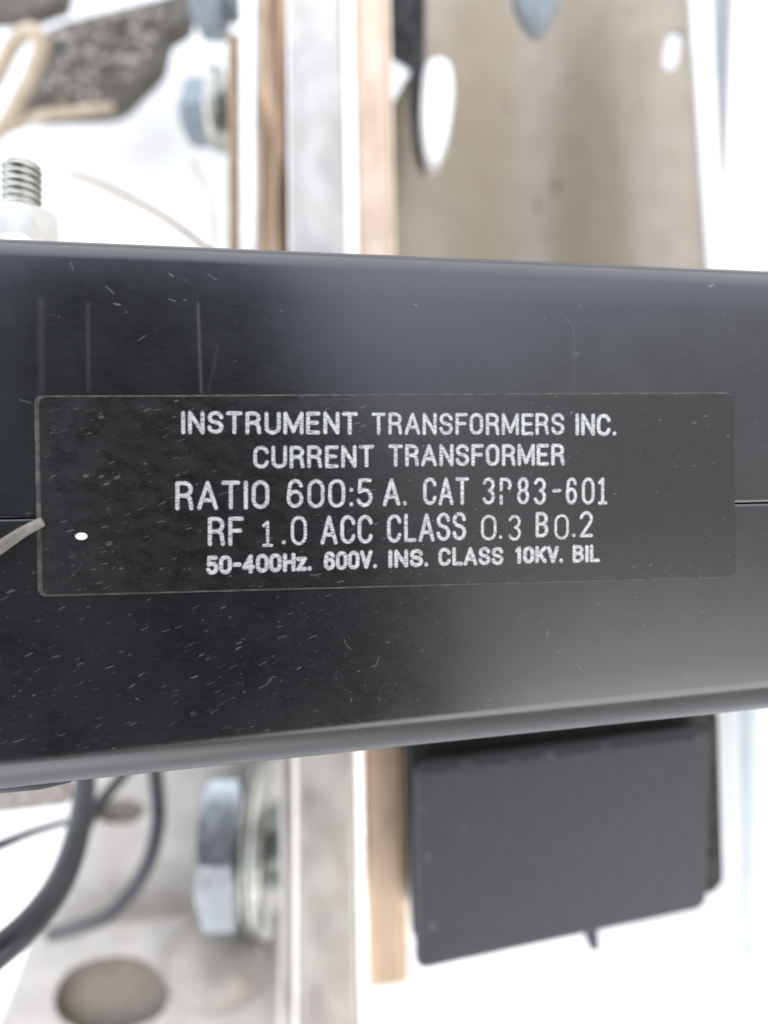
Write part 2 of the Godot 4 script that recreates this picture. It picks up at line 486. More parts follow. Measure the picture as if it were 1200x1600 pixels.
func plate_picture() -> Array:
	var k := 23.5
	var s := Sheet.new(int(PLATE_SIZE.x * k), int(PLATE_SIZE.y * k))
	write(s, k, "INSTRUMENT", 283, 679, 560, 680, 37.5, 7.8)
	write(s, k, "TRANSFORMERS", 579.5, 680, 882, 680.5, 36, 6.6)
	write(s, k, "INC.", 897.5, 681, 963, 682, 36, 7.6)
	write(s, k, "CURRENT", 395.5, 733, 585, 731, 37, 7.4)
	write(s, k, "TRANSFORMER", 606, 730, 882, 728, 36, 7.2)
	write(s, k, "RATIO", 273.5, 797.5, 422, 796, 47, 8)
	write(s, k, "600:5", 447.5, 794.5, 583, 793, 46.5, 7.2)
	write(s, k, "A.", 597, 792, 636, 791, 45, 7.8)
	write(s, k, "CAT", 660, 790, 733, 789, 44.5, 7)
	for d in [["3", 752.6, 773], ["P", 779, 799.5], ["8", 806.5, 827], ["3", 832.5, 853], ["-", 861, 876.5], ["6", 882.5, 901.5], ["0", 907, 928.5], ["i", 933, 949]]:
		write(s, k, d[0], d[1], 788.8, d[2], 788.4, 43.5, 6.4)
	write(s, k, "RF", 324.5, 853.5, 382, 852.5, 47, 8)
	write(s, k, "i", 409, 854.5, 427, 854.5, 42, 6.0)
	write(s, k, ".", 440, 851.5, 448, 851.5, 42, 7.6)
	write(s, k, "0", 454, 852.5, 480.5, 852, 47, 6.4)
	write(s, k, "ACC", 500, 851, 583, 850, 46.5, 7.4)
	write(s, k, "CLASS", 604, 848.5, 729, 844.5, 46, 7.2)
	write(s, k, "0", 750, 845, 775.5, 844.5, 41, 5.6)
	write(s, k, ".", 778.5, 843, 786, 843, 41, 6.6)
	write(s, k, "3", 793.5, 845, 814, 844.5, 41, 5.2)
	write(s, k, "B", 835, 840, 856.5, 839.5, 41, 6.8)
	write(s, k, "0", 865, 843, 888.5, 842.5, 40.5, 5.0)
	write(s, k, ".", 892.5, 840, 899.5, 840, 41, 6.2)
	write(s, k, "2", 904, 840, 926, 839.5, 42, 6.2)
	write(s, k, "50-400Hz.", 321.5, 899, 488, 892.5, 31.5, 8.2)
	write(s, k, "600V.", 504.5, 891.5, 590, 888.5, 31, 7.8)
	write(s, k, "INS.", 606, 887.5, 670, 886, 30, 8)
	write(s, k, "CLASS", 684, 884.5, 787, 883, 30, 7.2)
	write(s, k, "10KV.", 803, 881.5, 880, 880, 28.5, 7.8)
	write(s, k, "BIL", 893, 879.5, 937, 878.5, 29, 7)
	# specks and short rubs
	var dust := Sheet.new(s.w, s.h)
	for n in 520:
		var px := 70.0 + pow(rng.randf(), 1.7) * 1070.0
		var py := rng.randf_range(620, 925)
		var ang := deg_to_rad(rng.randf_range(8, 28))
		var len_ := rng.randf_range(2, 11) * (1.0 if px < 620 else 0.5)
		dust.line(plate_px(px, py, k), plate_px(px + cos(ang) * len_, py - sin(ang) * len_, k), rng.randf_range(0.5, 1.1), pow(rng.randf(), 3.0) * 0.6 + 0.08, 1.4)
	for q in [[182, 746, 5], [133, 744, 5], [157, 652, 4], [157, 745, 4], [274, 627, 3], [565, 666, 2.5], [890, 645, 3]]:
		dust.line(plate_px(q[0], q[1], k), plate_px(q[0] + 4, q[1] - 1, k), q[2] * 0.9, 0.28, 3.0)
	var rub := noise(31, 0.02, 4)
	var fine := noise(32, 0.11, 3)
	var grain := noise(33, 0.35, 2)
	var img := Image.create(s.w, s.h, false, Image.FORMAT_RGB8)
	var rough := Image.create(s.w, s.h, false, Image.FORMAT_RGB8)
	for y in s.h:
		for x in s.w:
			var i := y * s.w + x
			# dirt lies in slanting streaks, thicker towards the left end
			var sx := x * 0.95 + y * 0.3
			var sy := y * 0.95 - x * 0.3
			var f := fine.get_noise_2d(sx * 0.35, sy * 1.3)
			var r := rub.get_noise_2d(sx * 0.5, sy)
			var g := grain.get_noise_2d(x * 0.8, y * 1.2)
			var left := clampf(1.15 - float(x) / s.w * 1.3, 0.12, 1.0)
			var dirt := clampf(0.42 + r * 0.4 + f * 0.22 + g * 0.18, 0.1, 1.0) * left
			var base := 0.0048 + 0.012 * dirt + 0.003 * g
			var tint := Vector3(1.03, 1.0, 0.98).lerp(Vector3(0.96, 1.0, 1.08), float(x) / s.w)
			var col := tint * maxf(base, 0.002)
			var d := dust.v[i]
			col = col.lerp(Vector3(0.26, 0.25, 0.24), d * 0.8)
			var ink := s.v[i]
			if ink > 0.0:
				var worn := clampf(0.86 + grain.get_noise_2d(x * 0.1, y * 1.1) * 1.25 + f * 0.3, 0.12, 1.0)
				col = col.lerp(Vector3(0.52, 0.515, 0.51), ink * worn)
			img.set_pixel(x, y, lin(col.x, col.y, col.z))
			var ro := clampf(0.24 + 0.16 * dirt + 0.25 * ink + 0.2 * d + 0.04 * g, 0.1, 1.0)
			rough.set_pixel(x, y, Color(ro, ro, ro))
	return [ImageTexture.create_from_image(img), ImageTexture.create_from_image(rough)]

func noise(seed_: int, freq: float, octaves: int) -> FastNoiseLite:
	var n := FastNoiseLite.new()
	n.seed = seed_
	n.frequency = freq
	n.fractal_octaves = octaves
	n.noise_type = FastNoiseLite.TYPE_SIMPLEX_SMOOTH
	return n

const SKIN := Rect2(-56, -41, 116, 82)                     # what the transformer's picture covers (X, V)

func skin_px(px: float, py: float, k: float) -> Vector2:
	var q := on_face(px, py)
	return Vector2(q.x - SKIN.position.x, SKIN.end.y - q.y) * k

func skin_picture() -> Array:
	var k := 15.0
	var s := Sheet.new(int(SKIN.size.x * k), int(SKIN.size.y * k))
	for n in 1700:                                          # fine rubs, most of them at the lower left
		var px := -60.0 + pow(rng.randf(), 1.7) * 1280.0
		var py := rng.randf_range(400, 1210)
		if rng.randf() < 0.6: py = rng.randf_range(890, 1180)
		var low := py > 800
		if not low and rng.randf() < 0.5: continue
		var ang := deg_to_rad(rng.randf_range(14, 32) if low else rng.randf_range(-8, 18))
		var len_ := (3.0 + 12.0 * pow(rng.randf(), 2.2) if low else rng.randf_range(1, 6)) * (1.0 if px < 520 else 0.35)
		s.line(skin_px(px, py, k), skin_px(px + cos(ang) * len_, py - sin(ang) * len_, k), rng.randf_range(0.1, 0.55), pow(rng.randf(), 5.0) * 0.6 + 0.035, 1.5)
	for n in 1900:                                          # dust specks, thickest below the middle of the plate
		var px := rng.randf_range(-20, 1210)
		var py := rng.randf_range(395, 1200)
		if rng.randf() < 0.35:
			px = rng.randfn(560, 90)
			py = rng.randf_range(930, 1160)
		var tip := skin_px(px, py, k)
		s.line(tip, tip + Vector2(rng.randf_range(-1.4, 1.4), rng.randf_range(-0.8, 0.8)), rng.randf_range(0.1, 0.5), pow(rng.randf(), 4.0) * 0.55 + 0.03, 1.3)
	for q in [[64, 470, 64, 612, 9, 0.10], [137, 475, 138, 608, 6, 0.11], [309, 474, 314, 612, 4.4, 0.22], [340, 540, 326, 610, 5, 0.06], [896, 505, 896, 608, 2.5, 0.09], [895, 552, 903, 552, 2.5, 0.3]]:  # upright streaks at the left are reflections painted into the colour; others are marks
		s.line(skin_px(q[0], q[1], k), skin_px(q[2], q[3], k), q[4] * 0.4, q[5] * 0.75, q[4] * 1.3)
	for q in [[165, 447, 178, 459, 2.2, 0.34], [178, 474, 187, 476, 2.4, 0.5], [264, 427, 270, 431, 2.5, 0.4], [264, 467, 273, 470, 2.2, 0.35], [286, 468, 290, 469, 1.4, 0.5], [325, 428, 338, 437, 2.6, 0.24],
			[215, 532, 227, 524, 2.4, 0.24], [110, 410, 114, 420, 3, 0.2], [438, 487, 441, 485, 1.3, 0.6], [646, 475, 652, 477, 2, 0.5], [1108, 447, 1113, 445, 3, 0.6], [690, 439, 694, 441, 1.4, 0.3], [905, 474, 908, 480, 1.5, 0.3],
			[852, 497, 850, 498, 1.4, 0.5], [885, 498, 890, 502, 1.2, 0.4], [30, 624, 48, 629, 2, 0.3], [368, 1014, 376, 1010, 1.4, 0.6], [166, 1044, 176, 1040, 1.4, 0.55], [120, 1038, 130, 1036, 1.2, 0.5],
			[464, 1045, 470, 1042, 1.4, 0.6], [856, 986, 854, 994, 1.6, 0.45], [902, 1038, 907, 1044, 2.0, 0.3], [212, 1091, 216, 1093, 2.2, 0.4], [41, 803, 46, 801, 3.5, 0.3], [846, 970, 850, 972, 1.0, 0.4]]:
		s.line(skin_px(q[0], q[1], k), skin_px(q[2], q[3], k), q[4] * 0.5, q[5] * 0.8, 1.8)
	for c in [[[404, 1075], [415, 1070], [422, 1063], [426, 1056], [431, 1058]], [[537, 998], [541, 1008], [548, 1014]], [[580, 1041], [588, 1039], [590, 1032], [592, 1026]], [[592, 1090], [593, 1094]], [[548, 1090], [549, 1096]]]:
		var pts := []
		for p in c: pts.append(skin_px(p[0], p[1], k))
		s.path(pts, 0.5, 0.4, 1.6)
	var dark := Sheet.new(s.w, s.h)
	var crack := []
	for p in [[620, 1032], [650, 1028], [672, 1021], [700, 1023], [722, 1018], [745, 1009], [768, 1007], [790, 1004]]: crack.append(skin_px(p[0], p[1], k))
	dark.path(crack, 0.8, 0.7, 1.2)
	var big := noise(41, 0.006, 4)
	var fine := noise(42, 0.06, 4)
	var grain := noise(43, 0.4, 2)
	var img := Image.create(s.w, s.h, false, Image.FORMAT_RGB8)
	var rough := Image.create(s.w, s.h, false, Image.FORMAT_RGB8)
	for y in s.h:
		for x in s.w:
			var i := y * s.w + x
			var b := big.get_noise_2d(x, y)
			var f := fine.get_noise_2d(x * 0.5 + y * 0.15, y * 1.1 - x * 0.25)
			var g := grain.get_noise_2d(x, y)
			var base := maxf(0.0050 + 0.0018 * b + 0.0024 * f + 0.0022 * g, 0.002)
			var col := Vector3(0.84, 0.98, 1.2) * base
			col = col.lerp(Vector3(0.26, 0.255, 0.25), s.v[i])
			col *= 1.0 - dark.v[i]
			img.set_pixel(x, y, lin(col.x, col.y, col.z))
			var ro := clampf(0.30 + 0.03 * b + 0.015 * f + 0.03 * g + 0.3 * s.v[i], 0.15, 1.0)
			rough.set_pixel(x, y, Color(ro, ro, ro))
	return [ImageTexture.create_from_image(img), ImageTexture.create_from_image(rough)]

func printed(called: String, pics: Array, relief := 0.0) -> StandardMaterial3D:
	var m := StandardMaterial3D.new()
	m.resource_name = called
	m.albedo_texture = pics[0]
	m.roughness_texture = pics[1]
	m.roughness = 1.0
	m.texture_repeat = false
	m.metallic_specular = 0.7
	return m

# ------------------------------------------------------------------ the transformer
func v_top(x: float) -> float: return 32.75 - 0.012 * x
func v_seam(x: float) -> float: return 0.15 + 0.021 * x
func v_bottom(x: float) -> float: return -30.8 + 0.077 * x

func shell(upper: bool) -> SurfaceTool:
	var st := begin()
	st.set_smooth_group(1)
	var cols := []
	var stations := []
	for i in 61: stations.append(lerpf(-82.0, 98.0, i / 60.0))
	for x in stations:
		var pts := []                                       # (V, depth behind the face), from the seam round to the back
		var s := v_seam(x)
		if upper:
			pts.append_array([Vector2(s + 0.002, 34), Vector2(s + 0.002, 0.55), Vector2(s + 0.09, 0.35), Vector2(s + 0.12, 0.06), Vector2(s + 0.15, 0.0), Vector2(s + 0.45, 0.0)])
			for k in range(1, 9): pts.append(Vector2(lerpf(s + 0.45, v_top(x) - 2.6, k / 8.0), 0.0))
			for k in range(1, 9):
				var a := PI / 2 * k / 8.0
				pts.append(Vector2(v_top(x) - 2.6 + 2.6 * sin(a), 2.2 * (1 - cos(a))))
			pts.append_array([Vector2(v_top(x) - 0.4, 33.6), Vector2(v_top(x) - 0.8, 34), pts[0]])
		else:
			pts.append_array([Vector2(s - 0.002, 34), Vector2(s - 0.002, 0.55), Vector2(s - 0.09, 0.35), Vector2(s - 0.12, 0.06), Vector2(s - 0.15, 0.0), Vector2(s - 0.45, 0.0)])
			var edge := []                                    # a broad eased chamfer: angle of the surface, step by step
			var e := Vector2.ZERO
			for seg in [[0, 30, 1.3], [30, 54, 4.6], [54, 92, 1.2]]:
				for k in 5:
					var a := deg_to_rad(lerpf(seg[0], seg[1], (k + 0.5) / 5.0))
					e += Vector2(-cos(a), sin(a)) * seg[2] / 5.0
					edge.append(e)
			var start := v_bottom(x) - e.x
			for k in range(1, 9): pts.append(Vector2(lerpf(s - 0.45, start, k / 8.0), 0.0))
			for p in edge: pts.append(Vector2(start + p.x, p.y))
			pts.append_array([Vector2(v_bottom(x) + 0.5, 33.6), Vector2(v_bottom(x) + 0.9, 34), pts[0]])
		var col := []
		for p in pts: col.append(Vector3(x, p.x, face_z(x) + p.y))
		cols.append(col)
	for i in cols.size() - 1:
		for j in cols[i].size() - 1:
			var q := [cols[i][j], cols[i + 1][j], cols[i + 1][j + 1], cols[i][j + 1]]
			if not upper: q.reverse()
			for t in [[0, 1, 2], [0, 2, 3]]:
				for e in [t[0], t[2], t[1]]:
					var p: Vector3 = q[e]
					st.set_uv(Vector2((p.x - SKIN.position.x) / SKIN.size.x, (SKIN.end.y - p.y) / SKIN.size.y))
					st.add_vertex(mm(p))
	for e in [0, cols.size() - 1]:                          # the two ends
		var c: Array = cols[e]
		for j in range(1, c.size() - 1):
			var tr := [c[0], c[j], c[j + 1]]
			for p in tr:
				st.set_uv(Vector2((p.x - SKIN.position.x) / SKIN.size.x, (SKIN.end.y - p.y) / SKIN.size.y))
				st.add_vertex(mm(p))
	return st

func plate_outline(grow: Array) -> Array:                   # grow: left, top, right, bottom
	var h := PLATE_SIZE / 2
	var list := [Vector2(-h.x - grow[0], -h.y - grow[3]), Vector2(h.x + grow[2], -h.y - grow[3]), Vector2(h.x + grow[2], h.y + grow[1]), Vector2(-h.x - grow[0], h.y + grow[1])]
	return rounded(list, 0.9)

func plate_sheet(outline: Array, lift0: float, lift1: float, ease: float) -> SurfaceTool:
	var st := begin()
	var poly := PackedVector2Array(outline)
	if Geometry2D.is_polygon_clockwise(poly): poly.reverse()
	var top := inset(poly, ease)
	var put := func(q: Vector2, lift: float) -> void:
		st.set_uv(Vector2(q.x / PLATE_SIZE.x + 0.5, 0.5 - q.y / PLATE_SIZE.y))
		var p := q.rotated(PLATE_TURN) + PLATE_MID
		st.add_vertex(mm(Vector3(p.x, p.y, face_z(p.x) - lift)))
	st.set_smooth_group(-1)
	var idx := filled(top)
	for t in range(0, idx.size(), 3):
		for e in [0, 2, 1]: put.call(top[idx[t + e]], lift1)
	st.set_smooth_group(1)
	for i in poly.size():
		var j := (i + 1) % poly.size()
		for v in [[poly[i], lift0], [top[j], lift1], [poly[j], lift0], [poly[i], lift0], [top[i], lift1], [top[j], lift1]]: put.call(v[0], v[1])
	return st

func transformer() -> void:
	var t := thing("current_transformer", "long black moulded current transformer with printed name plate crossing the whole picture", "transformer", Vector3(0, -30, 134))
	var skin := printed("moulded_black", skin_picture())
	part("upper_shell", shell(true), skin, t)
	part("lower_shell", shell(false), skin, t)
	# the darker foot at the lower left corner
	var foot := begin()
	var z := 101.0
	slab(foot, pixels([[-160, 1150], [96, 1150], [106, 1226], [62, 1237], [-160, 1258]], z), z, 26.0, 0.9)
	part("end_foot", foot, M.shell_inside, t)
	# name plate: a thin pale-edged laminate with its print
	var edge := part("name_plate", plate_sheet(plate_outline([0.45, 0.08, 0.0, 0.10]), -0.02, 0.16, 0.05), M.plate_edge, t)
	var print_ := plate_sheet(plate_outline([-0.12, -0.12, 0.06, -0.1]), 0.12, 0.22, 0.06)
	part("printed_face", print_, printed("name_plate_print", plate_picture()), edge)
	var bead := begin()
	var w := on_face(128, 838)
	dome(bead, Vector3(w.x, w.y, face_z(w.x) - 0.2), Vector3(0.75, 0.45, 0.35), 8, 14)
	part("paint_drop", bead, M.white_paint, edge)
	# terminal on the top side
	var c := at(34, 360, 114)
	var stud := begin()
	var prof := [Vector2(0.01, 9.6), Vector2(2.1, 9.6), Vector2(2.5, 9.2)]
	for i in 90: prof.append(Vector2(2.72, 9.1 - i * 0.11))
	prof.append(Vector2(2.5, -4.0))
	lathe(stud, Vector3(c.x, c.y, c.z), Vector3(0, 1, 0), prof, 36, 1.05)
	var s := part("terminal_stud", stud, M.dull_plating, t)
	var nut := begin()
	hex(nut, Vector3(c.x, c.y - 0.6, c.z), Vector3(0, 1, 0), 8.6, 6.4, 0.35, 0.5)
	part("nut", nut, M.bright_metal, s)
	var wash := begin()
	lathe(wash, Vector3(c.x, c.y - 7.0, c.z), Vector3(0, 1, 0), [Vector2(2.6, 6.0), Vector2(4.4, 5.2), Vector2(6.4, 2.2), Vector2(6.4, 0.4), Vector2(2.6, 0.4)], 40)
	part("washer", wash, M.bright_metal, s)

# ------------------------------------------------------------------ what lies behind
func setting() -> void:
	var st := begin()
	for q in [[-1, -1], [1, 1], [-1, 1], [-1, -1], [1, -1], [1, 1]]:
		st.add_vertex(Vector3(q[0] * 12.0, -0.42, q[1] * 12.0))
	var g := part("ground", st, M.concrete, self)
	g.set_meta("kind", "structure")

func px_slab(list: Array, z: float, thick: float, bevel := 0.4, lean := Vector2.ZERO, round_ := 0.0) -> SurfaceTool:
	var st := begin()
	var o := pixels(list, z)
	if round_ > 0.0: o = rounded(o, round_)
	slab(st, o, z, thick, bevel, lean)
	return st

func bars() -> void:
	var tin := thing("tinned_busbar", "wide silvery tin plated bar running up and down behind the transformer", "busbar", at(510, 800, 167))
	part("flat_face", px_slab([[452, -60], [532, -60], [560, 1680], [470, 1680]], 160, 7, 0.6), M.tin, tin)
	part("highlight_edge", px_slab([[532.6, -60], [553, -60], [580, 1680], [560.6, 1680]], 160, 7, 0.8, Vector2(0.25, 0)), M.bright_metal, tin)  # lighter metal: the sky glint on the chamfer is put into the colour
	part("highlight_edge", px_slab([[448, -60], [451.4, -60], [469.4, 1680], [458, 1680]], 160.4, 6, 0.5, Vector2(-0.2, 0)), M.bright_metal, tin)  # the same glint painted along the left edge
	var cu := thing("copper_busbar", "narrow bright copper bar along the right edge of the tinned bar, its end showing below", "busbar", at(590, 700, 173))
	part("flat_face", px_slab([[535, -60], [602, -60], [632, 1539], [556, 1546]], 168, 9, 0.5), M.copper, cu)
	part("highlight_edge", px_slab([[602.6, -60], [609, -60], [641, 1537], [632.6, 1538.6]], 168, 9, 0.7, Vector2(0.2, 0)), M.worn_copper, cu)  # paler copper: the bright bevel is painted into its colour
	alone("tarnished_busbar", px_slab([[402, -60], [451, -60], [455, 640], [404, 640]], 172, 10, 3.2), M.tarnish,
		"brown tarnished copper bar left of the tinned bar, above the transformer", "busbar")
	alone("tinned_strap", px_slab([[374, -60], [400, -60], [402, 640], [376, 640]], 180, 6, 0.8), M.bright_metal,
		"thin pale tinned strap left of the brown tarnished bar", "strap")
	alone("insulating_strip", px_slab([[354, 50], [372, 50], [374, 640], [356, 640]], 184, 5, 0.8), M.brown_wire,
		"thin brown strip beside the small hex nut above the transformer", "strip")
	alone("spacer_bar", px_slab([[432, 900], [461, 900], [468, 1680], [440, 1680]], 172, 8, 1.2), M.tin,
		"pale narrow bar left of the tinned bar, below the transformer", "bar")

func nut_thing(called: String, label: String, px: Array, py: Array, z: float, group: String) -> Node3D:
	var a := at((px[0] + px[1]) / 2.0, (py[0] + py[1]) / 2.0, z)
	var flats: float = (py[1] - py[0]) / F * z
	a.z -= flats * 0.55
	var t := thing(called, label, "nut", a, group)
	var st := begin()
	hex(st, Vector3(a.x, a.y, a.z + flats * 0.55), Vector3(1, 0, 0), flats, (px[1] - px[0]) / F * z, 0.17 if py[0] > 800 else -0.17, flats * 0.045)
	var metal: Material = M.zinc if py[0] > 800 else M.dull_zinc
	part("hex_body", st, metal, t)
	var rod := begin()
	lathe(rod, Vector3(a.x, a.y, a.z + flats * 0.55), Vector3(-1, 0, 0), [Vector2(0.01, (px[1] - px[0]) / F * z * 0.5 + 1.4), Vector2(flats * 0.26, (px[1] - px[0]) / F * z * 0.5 + 1.4), Vector2(flats * 0.29, (px[1] - px[0]) / F * z * 0.5 + 0.9), Vector2(flats * 0.29, -20.0)], 30)
	part("bolt_end", rod, metal, t)
	return t

func washer_thing(label: String, px: Array, py: Array, z: float, group: String) -> void:
	var a := at((px[0] + px[1]) / 2.0, (py[0] + py[1]) / 2.0, z)
	var r: float = (py[1] - py[0]) / F * z / 2.0
	var h: float = (px[1] - px[0]) / F * z / 2.0
	var st := begin()
	lathe(st, a, Vector3(1, 0, 0), [Vector2(r * 0.5, h), Vector2(r * 0.96, h), Vector2(r, h * 0.7), Vector2(r, -h * 0.7), Vector2(r * 0.96, -h), Vector2(r * 0.5, -h), Vector2(r * 0.5, h)], 56)
	alone("flat_washer", st, M.dull_plating, label, "washer", group)

func fasteners() -> void:
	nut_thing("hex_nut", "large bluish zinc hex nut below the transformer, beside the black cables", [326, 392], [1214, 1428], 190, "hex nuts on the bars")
	washer_thing("wide flat washer behind the large hex nut below the transformer", [396, 404], [1192, 1446], 192, "washers on the bars")
	washer_thing("thick grey washer between the large hex nut washer and the pale narrow bar", [407, 430], [1186, 1452], 193, "washers on the bars")
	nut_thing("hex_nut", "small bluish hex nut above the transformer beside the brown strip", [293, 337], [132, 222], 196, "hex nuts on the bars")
	washer_thing("small washer right of the small hex nut above the transformer", [331, 350], [110, 236], 196, "washers on the bars")
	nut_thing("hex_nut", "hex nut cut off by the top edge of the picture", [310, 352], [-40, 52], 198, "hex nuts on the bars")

func csg(outline: Array, z: float, thick: float, m: Material, op := CSGShape3D.OPERATION_UNION) -> CSGPolygon3D:
	var p := CSGPolygon3D.new()
	p.polygon = PackedVector2Array(outline)
	p.mode = CSGPolygon3D.MODE_DEPTH
	p.depth = thick
	p.material = m
	p.operation = op
	# polygon x, y -> picture right, picture up; depth runs to -z of the node = away from the camera
	p.transform = Transform3D(Basis(Vector3(0.001, 0, 0), Vector3(0, 0, -0.001), Vector3(0, 0.001, 0)), mm(Vector3(0, 0, z)))
	return p

func bracket() -> void:
	var t := thing("steel_bracket", "pale grey steel bracket with a round hole at the lower left, behind the black cables", "bracket", at(250, 1450, 205))
	var off := -t.position
	var web := CSGCombiner3D.new()
	web.name = "web"
	var shape := csg(pixels([[108, 1120], [440, 1120], [440, 1470], [20, 1470], [60, 1400], [120, 1290]], 204), 204, 4.0, M.steel)
	web.add_child(shape)
	web.add_child(csg(smooth_loop(pixels([[148, 1268], [165, 1252], [205, 1250], [228, 1264], [210, 1284], [165, 1286]], 204)), 203, 3.4, M.rusty_cut, CSGShape3D.OPERATION_SUBTRACTION))
	web.position = off
	t.add_child(web)
	var foot := CSGCombiner3D.new()
	foot.name = "foot"
	var f := csg(pixels([[52, 1458], [300, 1436], [436, 1430], [440, 1700], [-30, 1700], [10, 1600]], 192), 192, 6.0, M.steel)
	foot.add_child(f)
	foot.add_child(csg(smooth_loop(pixels([[95, 1548], [112, 1512], [165, 1492], [225, 1494], [268, 1530], [262, 1568], [215, 1588], [155, 1592], [112, 1578]], 192)), 170, 25.5, M.rusty_cut, CSGShape3D.OPERATION_SUBTRACTION))
	var hinge := mm(at(240, 1450, 192))                        # the foot is bent up from the web
	foot.transform = Transform3D(Basis(), off) * Transform3D(Basis(), hinge) * Transform3D(Basis(Vector3(1, 0, 0), -0.28), Vector3.ZERO) * Transform3D(Basis(), -hinge)
	t.add_child(foot)
	var lug := at(330, 1530, 184)
	var st := begin()
	dome(st, Vector3(lug.x, lug.y, 193), Vector3(13.4, 11.4, 13.0), 14, 36)
	alone("round_boss", st, M.boss, "smooth rounded grey boss on the bracket foot, right of its hole", "bolt cap")
	alone("beige_strip", px_slab([[-80, 1230], [98, 1222], [100, 1258], [-80, 1280]], 150, 4, 0.5), M.beige, "beige strip edge under the lower left corner of the transformer", "strip")

func cabinet() -> void:
	alone("backing_sheet", px_slab([[-900, -900], [1900, -900], [1900, 2500], [-900, 2500]], 240, 2, 0.3), M.white_paint, "bright white backing sheet behind everything", "panel")
	# taupe side panel with a slotted hole; its fold is added to imitate a shadow band
	var z := 190.0
	var fold := CSGPolygon3D.new()
	var prof := []                                           # (X, depth from the front): a shallow valley
	for k in 45:                                              # one wide, soft fold, shaped to darken the panel like a cast shadow
		var u := k / 44.0
		var dz := 25.0 * exp(-pow((u - 0.49) / 0.24, 2.0))
		prof.append(Vector2((lerpf(560.0, 1111.0, u) - 600.0) / F * (187.0 + dz), -1.0 - dz))
	var back := []
	for p in prof: back.append(p - Vector2(0, 1.6))
	back.reverse()
	var poly := PackedVector2Array(prof + back)
	fold.polygon = poly
	fold.depth = 110.0
	fold.material = M.taupe_paint
	# polygon x -> right, y -> towards the camera, depth -> up the picture
	fold.transform = Transform3D(Basis(Vector3(0.001, 0, 0), Vector3(0, 0.001, 0), Vector3(0, 0, 0.001)), mm(Vector3(0, 40, z - 4)))
	var side := thing("side_panel", "taupe painted sheet metal side panel with a small slotted hole, above the transformer", "panel", at(850, 300, 200))
	var panel := CSGCombiner3D.new()
	panel.name = "sheet"
	panel.position = -side.position
	panel.add_child(fold)
	var slot := smooth_loop(pixels([[1030, 110], [1033, 85], [1040, 66], [1052, 62], [1057, 75], [1054, 100], [1047, 118], [1037, 120]], 192))
	panel.add_child(csg(slot, 175, 40, M.dull_zinc, CSGShape3D.OPERATION_SUBTRACTION))
	panel.add_child(csg(pixels([[560, 30], [604, 44], [656, 74], [613, 160], [560, 150]], 188), 170, 40, M.taupe_paint, CSGShape3D.OPERATION_SUBTRACTION))
	side.add_child(panel)
	for q in [[872, 290, 1.2, 1.7], [838, 322, 0.8, 1.3], [850, 370, 0.7, 0.6], [884, 130, 0.5, 0.5], [982, 16, 0.6, 0.5], [795, 170, 0.5, 0.9]]:
		var u: float = (q[0] - 560.0) / 551.0
		var z_at := 187.0 + 25.0 * exp(-pow((u - 0.49) / 0.24, 2.0))
		var p := at(q[0], q[1], z_at)
		var spot := begin()
		dome(spot, p, Vector3(q[2], q[3], 0.3), 6, 12)
		part("rust_spot", spot, M.rust_spot, side)
	# white flange on the right, above
	alone("white_flange", px_slab([[1076, -80], [1108, -80], [1112, 0], [1127, 310], [1130, 560], [1120, 560], [1108, 420]], 186, 3, 0.5), M.white_paint, "narrow white flange along the right edge of the taupe panel", "flange")
	alone("white_side_wall", px_slab([[1148, -80], [1500, -80], [1500, 2000], [1128, 2000], [1122, 900], [1131, 310], [1146, 0]], 200, 3, 0.5), M.white_paint, "plain white side wall at the far right of the picture", "wall panel")
	alone("grey_channel", px_slab([[1166, 1000], [1188, 1000], [1194, 1900], [1172, 1900]], 192, 4, 0.8), M.grey_paint, "pale blue grey channel strip on the white wall at the lower right", "channel")
	alone("grey_backing_strip", px_slab([[1105, -80], [1152, -80], [1150, 320], [1115, 320]], 206, 2, 0.3), M.grey_paint, "grey strip showing in the tapering gap beside the white flange", "strip")
	# lever with a white paddle and the black holder above it
	alone("black_holder", px_slab([[600, -60], [664, -60], [661, 84], [652, 70], [600, 38]], 178, 12, 0.6), M.black, "black holder at the top edge, right of the copper bar", "holder")
	var lever := thing("switch_lever", "white paddle shaped lever tip hanging on a dark stem before the taupe panel", "lever", at(680, 180, 176))
	var stem := begin()
	slab(stem, rounded(pixels([[638, -60], [666, -60], [664, 110], [664, 262], [650, 225], [642, 150]], 178), 0.6), 178, 7, 0.5)  # lower run beside the paddle is added black, standing for its shadow
	part("stem", stem, M.black, lever)
	var pad := begin()
	slab(pad, smooth_loop(pixels([[666, 92], [684, 82], [703, 94], [709, 140], [702, 205], [689, 250], [677, 263], [665, 246], [658, 195], [659, 140]], 174)), 174, 5, 1.2, Vector2(-0.25, 0.1))
	part("paddle", pad, M.white_paint, lever)
	# the pointed bolt end
	var b := at(838, 0, 172)
	var tip := begin()
	lathe(tip, Vector3(b.x, b.y, b.z), Vector3(0, -1, 0), [Vector2(5.2, -14), Vector2(5.2, 0), Vector2(4.9, 2.0), Vector2(3.4, 5.0), Vector2(1.7, 7.4), Vector2(0.8, 8.2), Vector2(0.01, 8.5)], 40)
	alone("pointed_bolt", tip, M.dull_zinc, "bluish pointed bolt tip coming down from the top edge of the picture", "bolt")

